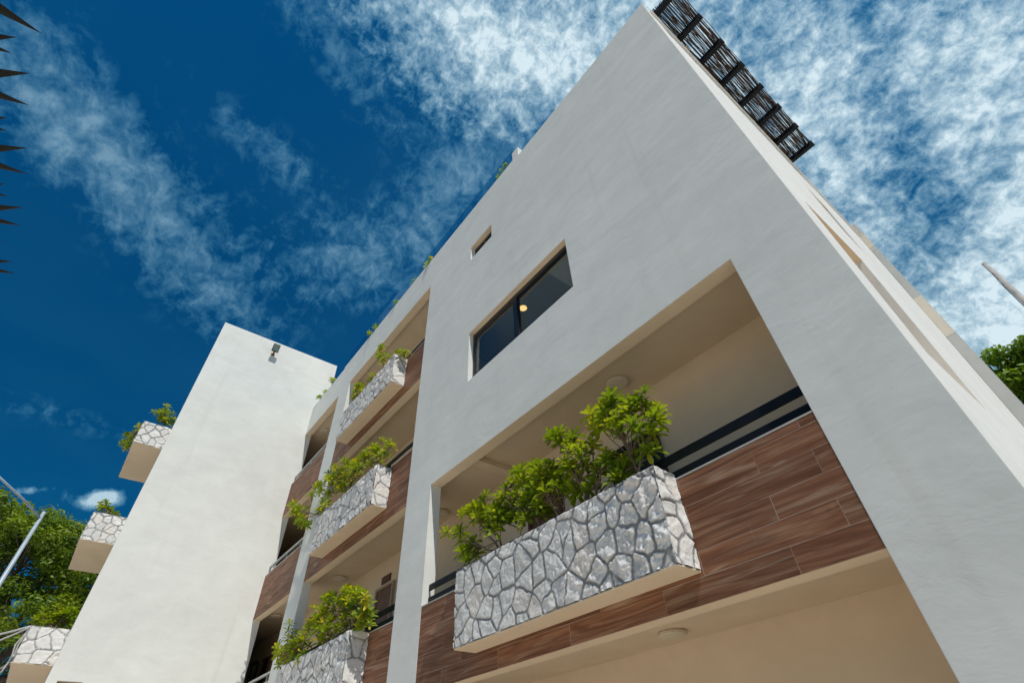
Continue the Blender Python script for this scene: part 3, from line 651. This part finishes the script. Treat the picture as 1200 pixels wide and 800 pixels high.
# ------------------------------------------------------------------ poles and cables
o = empty('street_lamp', Vector((-24, -6.43, 0)), 'pale blue grey street lamp pole with an arm at the lower left edge', 'street lamp')
tp = U(-6, -1.606, 2.08)
mb = MB(); mb.tube([Vector((-24, -6.43, 0)), Vector((-24, -6.43, 4)), tp+Vector((0, 0, .12))], [.11, .09, .058], 14); mb.build('pole', M_steel, o, True)
ad = Vector((1.44, -1.25, .25)).normalized()
mb = MB(); mb.tube([tp-Vector((0, 0, .12)), tp+ad*1.0, tp+ad*2.6+Vector((0, 0, .06))], [.04, .037, .033], 10); mb.build('arm', M_steel, o, True)
hd = tp+ad*2.9+Vector((0, 0, .06)); sd = ad.cross(Vector((0, 0, 1))).normalized()
mb = MB(); mb.obox(hd, ad*.34, sd*.13, Vector((0, 0, .06))); mb.build('lamp_head', M_steel, o, bevel=.03)
o = empty('utility_pole', Vector((1.635, 14, 0)), 'grey concrete utility pole top leaning into the sky at the right edge', 'utility pole')
tp2 = U(.41, 3.5, 2.97)
mb = MB(); mb.tube([Vector((1.635, 14, 0)), Vector((1.635, 14, 7)), tp2], [.18, .12, .062], 14); mb.build('pole', M_conc, o, True)
def cable(pts, r, label, sag=0.0):
    P = []
    for a, b in zip(pts, pts[1:]):
        for k in range(9):
            t = k/8; P.append(Vector(a).lerp(Vector(b), t)-Vector((0, 0, sag*4*t*(1-t))))
    mb = MB(); mb.tube(P, r, 6)
    return tag(mb.build('cable', M_cable, None, True), label, 'cable', 'cables at the left edge')
c0 = U(-4.34, -1.192, .885)
cam_p = cam.location
def far(u, v, r): return cam_p+ray(u, v)*r
cable([c0, far(-90, 752, 20)], .022, 'upper pale cable running left from the top of the bottom left planter', .10)
cable([c0+Vector((0, 0, -.02)), far(-90, 768, 20)], .02, 'second pale cable just under the upper one at the bottom left planter', .16)
cl = [far(34, 737, 18.15), far(18, 755, 18.15), far(14, 768, 18.15), far(8, 778, 18.2), far(-30, 800, 18.5)]
cable(cl, .018, 'looped pale cable hanging down along the corner of the bottom left planter', .0)
cl = [far(30, 742, 18.1), far(21, 756, 18.1), far(17, 766, 18.1), far(2, 786, 18.1), far(-30, 812, 18.5)]
cable(cl, .018, 'outer looped cable beside the looped one at the bottom left planter', .0)
wp = [tp2-Vector((.05, .08, .5)), tp2-Vector((.10, .2, 1.1)), tp2-Vector((.12, .25, 1.9)), tp2-Vector((.1, .3, 3.4))]
tag((lambda q: (q.tube(wp, .012, 5), q.build('cable', M_black, None, True))[1])(MB()), 'thin dark cable hanging down beside the concrete utility pole', 'cable')

# ------------------------------------------------------------------ trees
def leaf_cloud(name, centers, per, rad, size, m, parent, seed, flat=.6, tones=None):
    rg = np.random.RandomState(seed)
    C = np.repeat(np.array(centers), per, 0); n = len(C)
    tb = np.repeat(np.array(tones) if tones is not None else rg.rand(len(centers)), per)
    R = np.repeat(rg.uniform(.6, 1.15, len(centers))*rad, per)
    d = rg.normal(size=(n, 3)); d /= np.linalg.norm(d, axis=1)[:, None]
    rr = rg.rand(n)**.45
    off = d*rr[:, None]*R[:, None]; off[:, 2] *= flat
    P = C+off
    nrm = d*.8+rg.normal(size=(n, 3))*.5+np.array([0, 0, .7]); nrm /= np.linalg.norm(nrm, axis=1)[:, None]
    t = np.cross(nrm, rg.normal(size=(n, 3))); t /= np.linalg.norm(t, axis=1)[:, None]; s = np.cross(nrm, t)
    L = rg.uniform(.7, 1.25, n)[:, None]*size; W = L*.42
    a = P-t*L*.5; b = P+s*W*.5+t*L*.08+nrm*W*.12; c = P+t*L*.5; e = P-s*W*.5+t*L*.08+nrm*W*.12
    V = np.stack([a, b, c, e], 1).reshape(-1, 3)
    me = bpy.data.meshes.new(name); me.vertices.add(4*n); me.vertices.foreach_set('co', V.ravel())
    me.loops.add(4*n); me.loops.foreach_set('vertex_index', np.arange(4*n)); me.polygons.add(n)
    me.polygons.foreach_set('loop_start', np.arange(n)*4); me.update(calc_edges=True)
    me.materials.append(m)
    at = me.attributes.new('tone', 'FLOAT', 'FACE')
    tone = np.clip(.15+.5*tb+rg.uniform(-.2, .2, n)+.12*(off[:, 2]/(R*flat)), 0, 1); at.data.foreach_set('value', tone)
    o = bpy.data.objects.new(name, me); link(o); adopt(o, parent); return o
def tree(base, lobes, trunk_pts, rads, label, m, seed, nclump, per, rad, size):
    rg = random.Random(seed)
    o = empty('broadleaf_tree', base, label, 'tree', None)
    mb = MB(); mb.tube(trunk_pts, rads, 12)
    cs = []; tones = []
    tot = sum(l[1][0]*l[1][1]*l[1][2] for l in lobes)
    top = Vector(trunk_pts[-1])
    for c, r in lobes:
        c = Vector(c); k = max(5, int(nclump*r[0]*r[1]*r[2]/tot))
        s0 = Vector(rg.choice(trunk_pts[-3:]))
        mid = s0.lerp(c, .5)+Vector((rg.uniform(-.4, .4), rg.uniform(-.4, .4), -.3))
        mb.tube([s0, mid, c], [rads[-1]*.95, rads[-1]*.6, rads[-1]*.3], 8)
        for j in range(k):
            while True:
                d = Vector((rg.uniform(-1, 1), rg.uniform(-1, 1), rg.uniform(-1, 1)))
                if .30 < d.length < 1: break
            d = d*(d.length**-.35)
            p = c+Vector((d.x*r[0], d.y*r[1], d.z*r[2]))
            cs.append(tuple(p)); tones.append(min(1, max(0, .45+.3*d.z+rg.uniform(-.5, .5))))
            if j % 3 == 0:
                mb.tube([c.lerp(mid, rg.uniform(0, .4)), c.lerp(p, .5)+Vector((0, 0, -.12)), p], [rads[-1]*.3, rads[-1]*.16, rads[-1]*.07], 5)
    mb.build('trunk', M_bark, o, True)
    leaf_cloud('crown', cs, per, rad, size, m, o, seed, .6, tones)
    return o
D4 = lambda x, y, z: (S*x, S*y, 1.6+S*z)
tb = Vector((-33.5, -6.6, 0))
lob = [(D4(-8.6, -1.0, 2.5), (2.4, 1.8, 2.2)), (D4(-8.5, -1.5, 2.6), (2.2, 1.8, 1.5)), (D4(-8.4, -1.25, 2.36), (3.2, 2.0, 2.2)), (D4(-8.2, -1.75, 2.32), (2.6, 1.8, 2.3)), (D4(-8.3, -2.45, 2.45), (2.8, 2.4, 2.6)), (D4(-8.6, -3.1, 2.2), (2.8, 2.6, 2.6)),
       (D4(-8.0, -1.30, 1.55), (2.0, 1.5, 1.6)), (D4(-8.5, -.80, 2.40), (2.4, 1.8, 2.0)), (D4(-9.0, -1.05, 1.75), (2.4, 2.2, 2.0)), (D4(-8.0, -2.2, 1.75), (1.6, 1.7, 1.4)), (D4(-8.9, -.6, 1.6), (2.0, 2.0, 2.0)), (D4(-8.7, -1.9, 2.68), (2.0, 2.2, 1.3)), (D4(-9.2, -1.4, 1.25), (2.0, 2.2, 1.6)), (D4(-8.6, -.9, 1.15), (1.6, 1.6, 1.5))]
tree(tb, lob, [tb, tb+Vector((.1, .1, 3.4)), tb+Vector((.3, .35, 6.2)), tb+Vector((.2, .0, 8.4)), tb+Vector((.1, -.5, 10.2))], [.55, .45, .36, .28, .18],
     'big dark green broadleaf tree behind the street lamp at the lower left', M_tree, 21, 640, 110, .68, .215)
tb = Vector((2.3, 20.8, 0))
lob = [(D4(.62, 5.2, 2.38), (2.2, 2.2, 1.9)), (D4(1.0, 5.3, 2.3), (2.0, 2.0, 2.2)), (D4(.35, 5.25, 1.7), (1.9, 1.8, 2.0)), (D4(.70, 5.0, 2.80), (1.4, 1.4, 1.0)), (D4(.10, 5.1, 2.72), (.9, .9, 1.0)), (D4(.28, 5.1, 2.62), (1.1, 1.1, 1.1)), (D4(.12, 5.1, 2.35), (.9, 1.0, 1.0)), (D4(.05, 5.1, 2.55), (1.1, 1.1, 1.1)), (D4(.45, 5.0, 2.76), (1.2, 1.2, 1.0)), (D4(.10, 5.1, 2.86), (.85, .9, .9)), (D4(.30, 5.1, 2.84), (1.0, 1.0, .9))]
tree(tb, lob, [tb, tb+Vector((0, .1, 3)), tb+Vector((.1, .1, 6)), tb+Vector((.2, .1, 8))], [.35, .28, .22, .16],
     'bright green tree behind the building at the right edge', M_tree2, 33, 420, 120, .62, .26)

# palm at the left, only its leaf tips reach the picture
pc = cam_p+ray(-130, -190)*3.7
o = empty('palm_tree', Vector((pc.x, pc.y, 0)), 'dark palm with stiff pointed leaf tips reaching in at the upper left edge', 'palm')
mb = MB(); mb.tube([Vector((pc.x+.05, pc.y, 0)), Vector((pc.x-.04, pc.y+.03, 1.6)), pc+Vector((0, 0, -.1))], [.17, .14, .15], 14)
for k in range(18): mb.lathe(Vector((pc.x, pc.y, .15+k*(pc.z-.4)/18)), [(.165, -.03), (.18, .02), (.15, .05)], 14)
mb.build('trunk', M_bark, o)
def spike(mb, a, b, w, tone):
    a = Vector(a); b = Vector(b); d = (b-a); L = d.length; d.normalize()
    up = Vector((0, 0, 1)); s = d.cross(up).normalized(); n = s.cross(d)
    i = len(mb.v)
    for t, k in ((0, .6), (.25, 1), (.6, .8)):
        c = a+d*(L*t)-n*(.02*t)
        mb.v += [tuple(c-s*w*k+n*w*.5*k), tuple(c), tuple(c+s*w*k+n*w*.5*k)]
    mb.v.append(tuple(b-n*.02))
    for k in range(2):
        q = i+3*k; mb.f += [(q, q+1, q+4, q+3), (q+1, q+2, q+5, q+4)]; mb.tone += [tone]*2
    q = i+6; mb.f += [(q, q+1, i+9), (q+1, q+2, i+9)]; mb.tone += [tone]*2
rg = random.Random(8)
fr = MB()
rach = [pc]+[cam_p+ray(-95-8*math.sin(k*.5), -60+k*48)*(3.55-.03*k) for k in range(9)]
fr.tube(rach, [.03]+[.022-.0018*k for k in range(9)], 6); fr.tone += [.3]*(len(fr.f)-len(fr.tone))
TIPS = [((52, 38), -30), ((20, 42), 44), ((15, 60), 30), ((36, 84), 88), ((36, 121), 84), ((9, 136), 140), ((10, 151), 130), ((33, 171), 178), ((34, 201), 172), ((6, 213), 222), ((11, 227), 214), ((28, 240), 250), ((26, 261), 244), ((3, 279), 288), ((16, 303), 310), ((20, 317), 306)]
for (tx, ty), y0 in TIPS:
    rr = 3.5-.03*(ty+60)/48
    spike(fr, cam_p+ray(-95, y0 if y0 > 0 else -40)*rr, cam_p+ray(tx, ty)*(rr-.05), .032, rg.uniform(.2, .8))
    spike(fr, cam_p+ray(-95, y0 if y0 > 0 else -40)*rr, cam_p+ray(-230+rg.uniform(-30, 30), ty+rg.uniform(-20, 30))*(rr+.25), .032, rg.uniform(.2, .8))
fr.build('frond', M_palm, o)
for k in range(16):
    az = k*2.4; el = rg.uniform(.1, 1.1); h = Vector((math.cos(az), math.sin(az), 0))
    P = [pc+h*(1.5*t)+Vector((0, 0, 1.2*math.sin(el)*t-1.5*t*t)) for t in np.linspace(0, 1, 9)]
    if any(seen(p+dv, 60) for p in P for dv in (Vector((.45, 0, 0)), Vector((-.45, 0, 0)), Vector((0, .45, 0)), Vector((0, -.45, 0)), Vector((0, 0, -.3)), Vector())): continue
    fr = MB(); fr.tube(P, [.026-.0025*q for q in range(9)], 5); fr.tone += [.3]*len(fr.f)
    sd = h.cross(Vector((0, 0, 1)))
    for q in range(1, 9):
        for t in (0, .5):
            c = P[q-1].lerp(P[q], t)
            for sg in (-1, 1): spike(fr, c, c+sd*sg*(.42-.015*q)+h*.22+Vector((0, 0, .06)), .018, rg.uniform(.2, .8))
    fr.build('frond', M_palm, o)

# ------------------------------------------------------------------ ground
def ground():
    m, t, b = mat('pale_paving')
    oc = t.new('ShaderNodeTexCoord').outputs['Object']
    br = t.new('ShaderNodeTexBrick', {'Vector': oc, 'Color1': c4(.57, .49, .395), 'Color2': c4(.63, .545, .44), 'Mortar': c4(.30, .26, .21), 'Scale': 1.0, 'Mortar Size': .006, 'Brick Width': .8, 'Row Height': .4}).outputs[0]
    t.l.new(t.mix(t.rng(t.noise(oc, .7, 6), .4, .7, 0, .3), br, c4(.40, .35, .28)), b.inputs['Base Color']); b.inputs['Roughness'].default_value = .85
    return m
tm = simple('bounce_slab_tile', (.74, .65, .53), .7, 0, .06, 1.5)  # pale slab added below the view to bounce light into the ground floor
tr_ = mesh('bounce_slab', [(-24, -3.4, .004), (1.5, -3.4, .004), (1.5, 1.88, .004), (-24, 1.88, .004)], [(0, 1, 2, 3)], tm); tr_['kind'] = 'structure'
R_ = 3000
g = mesh('ground', [(-R_, -R_, 0), (R_, -R_, 0), (R_, R_, 0), (-R_, R_, 0)], [(0, 1, 2, 3)], ground())
g['kind'] = 'structure'

# ------------------------------------------------------------------ sun and sky
L = Vector((-.58, .145, -1.0)).normalized()
sd_ = bpy.data.lights.new('sun', 'SUN'); sun = bpy.data.objects.new('sun', sd_); link(sun)
sd_.energy = 3.7; sd_.angle = math.radians(.53); sd_.color = (1.0, .955, .88)
sun.rotation_euler = L.to_track_quat('-Z', 'Y').to_euler(); sun.location = (20, -5, 40)
wd = bpy.data.worlds.new('World'); SC.world = wd; wd.use_nodes = True
t = N(wd.node_tree); bg = wd.node_tree.nodes['Background']
sky = t.new('ShaderNodeTexSky', sky_type='NISHITA')
sky.sun_disc = False; sky.sun_elevation = math.asin(-L.z); sky.sun_rotation = math.atan2(-L.x, -L.y)
sky.air_density = 1.0; sky.dust_density = .3; sky.ozone_density = 2.5
STR = .1
dv = t.vmath('NORMALIZE', t.new('ShaderNodeTexCoord').outputs['Generated'])
elev = t.rng(t.new('ShaderNodeSeparateXYZ', {0: dv}).outputs[2], .34, .80, .90, 1.28)
blue = t.new('ShaderNodeVectorMath', {0: t.mix(1.0, sky.outputs[0], c4(.003, .360, .570), 'MULTIPLY'), 'Scale': elev}, operation='SCALE').outputs[0]
def blob(u, v, ang, ru, rv, w):
    c = ray(u, v); a = math.radians(ang)
    e = ray(u+40*math.cos(a), v+40*math.sin(a)); ta = (e-c*e.dot(c)).normalized(); tb_ = c.cross(ta)
    pw = (Vector((u-600, v-400, F_PX)).length); ru /= pw; rv /= pw
    dc = t.vmath('DOT_PRODUCT', dv, tuple(c), out=1); da = t.vmath('DOT_PRODUCT', dv, tuple(ta), out=1); db = t.vmath('DOT_PRODUCT', dv, tuple(tb_), out=1)
    q = t.math('ADD', t.math('POWER', t.math('DIVIDE', da, ru), 2.0), t.math('POWER', t.math('DIVIDE', db, rv), 2.0))
    g = t.math('EXPONENT', t.math('MULTIPLY', q, -1.0))
    return t.math('MULTIPLY', t.math('MULTIPLY', g, t.math('GREATER_THAN', dc, 0.0)), w)
def total(bl):
    s = None
    for b in bl:
        x = blob(*b); s = x if s is None else t.math('ADD', s, x)
    return s
hi = total([(560, 40, 30, 190, 85, 1.0), (700, 60, 0, 160, 120, .7), (930, 90, 20, 260, 160, 1.0), (1000, 210, 40, 120, 100, .55), (1185, 260, 90, 240, 66, .95), (1110, 350, 20, 130, 70, .65), (1130, 60, 0, 160, 90, .35), (1080, 380, 20, 120, 70, .5)])
lo = total([(165, 225, 52, 195, 48, .85), (60, 120, 50, 130, 60, .7), (310, 170, 38, 80, 26, .6), (490, 258, -28, 115, 46, .78), (595, 165, -40, 105, 50, .85), (395, 60, 55, 110, 30, .75), (370, 290, 20, 150, 50, .34), (80, 490, 15, 110, 16, .40), (430, 330, 0, 90, 40, .4), (260, 350, 40, 120, 50, .3), (480, 110, 50, 100, 26, .4)])
puff = total([(116, 586, 0, 28, 12, 1.5), (36, 574, 0, 20, 8, 1.3), (128, 579, 0, 14, 10, .9)])
back_fill = t.math('MULTIPLY', t.rng(t.vmath('DOT_PRODUCT', dv, tuple(-(RM @ Vector((0, 0, -1)))), out=1), -.25, .35, 0, 1), .30)  # unseen cloud cover added behind the camera as fill light for the facade
# cloud layer coordinates: plane above the place
sep = t.new('ShaderNodeSeparateXYZ', {0: dv}).outputs
zz = t.math('MAXIMUM', sep[2], .08)
pl = t.new('ShaderNodeCombineXYZ', {0: t.math('DIVIDE', sep[0], zz), 1: t.math('DIVIDE', sep[1], zz)}).outputs[0]
mott = t.noise(t.vmath('ADD', t.new('ShaderNodeVectorMath', {0: pl, 'Scale': .06}, operation='SCALE').outputs[0], dv), 31.0, 10, .65, .35)
midn = t.noise(pl, 4.0, 8, .58, .3)
wsp = t.noise(t.new('ShaderNodeMapping', {'Vector': pl, 'Rotation': (0, 0, math.radians(35)), 'Scale': (1.0, 2.2, 1)}).outputs[0], 6.5, 10, .66, .8)
pn = t.noise(dv, 34, 8, .6, .2)
gap = total([(1080, 225, 62, 105, 36, .60), (872, 40, 20, 40, 22, .25), (1040, 130, 30, 50, 24, .2)])
hi = t.math('SUBTRACT', t.math('ADD', hi, back_fill), gap)
fine = t.noise(dv, 80.0, 6, .6, .3)
dh = t.math('ADD', t.math('MULTIPLY', hi, .60), t.math('ADD', t.math('MULTIPLY', t.math('SUBTRACT', mott, .5), 1.75), t.math('MULTIPLY', t.math('SUBTRACT', midn, .5), 1.05)))
dh = t.math('ADD', dh, t.math('MULTIPLY', t.math('SUBTRACT', fine, .5), .75))
dh = t.rng(dh, .10, 1.15, 0, .95)
dh = t.math('MULTIPLY', dh, t.rng(hi, .08, .4, 0, 1))
dl = t.math('ADD', t.math('MULTIPLY', lo, .75), t.math('ADD', t.math('MULTIPLY', t.math('SUBTRACT', wsp, .5), 1.5), t.math('MULTIPLY', t.math('SUBTRACT', mott, .5), 2.3)))
dl = t.math('MULTIPLY', t.rng(dl, .20, 1.35, 0, .44), t.rng(lo, .05, .4, 0, 1))
dp = t.rng(t.math('ADD', puff, t.math('MULTIPLY', t.math('SUBTRACT', pn, .5), 2.2)), .66, 1.5, 0, .75)
dp = t.math('MULTIPLY', dp, t.rng(puff, .15, .4, 0, 1))
dens = t.math('MAXIMUM', t.math('MAXIMUM', dh, dl), dp)
haze = t.math('MULTIPLY', t.rng(t.noise(pl, 1.6, 5, .5), .35, .75, 0, .035), 1.0)
dens = t.math('ADD', dens, haze, clamp=True)
cc_ = t.mix(t.rng(dens, .1, .9), c4(1.3, 4.6, 6.6), c4(7.0, 8.6, 9.3))
col = t.mix(dens, blue, cc_)
t.l.new(col, bg.inputs[0]); bg.inputs[1].default_value = STR

SC.view_settings.view_transform = 'Standard'; SC.view_settings.look = 'None'; SC.view_settings.exposure = 0; SC.view_settings.gamma = 1
SC.render.engine = 'CYCLES'
SC.cycles.max_bounces = 8; SC.cycles.diffuse_bounces = 5; SC.cycles.transparent_max_bounces = 16
SC.cycles.use_denoising = True
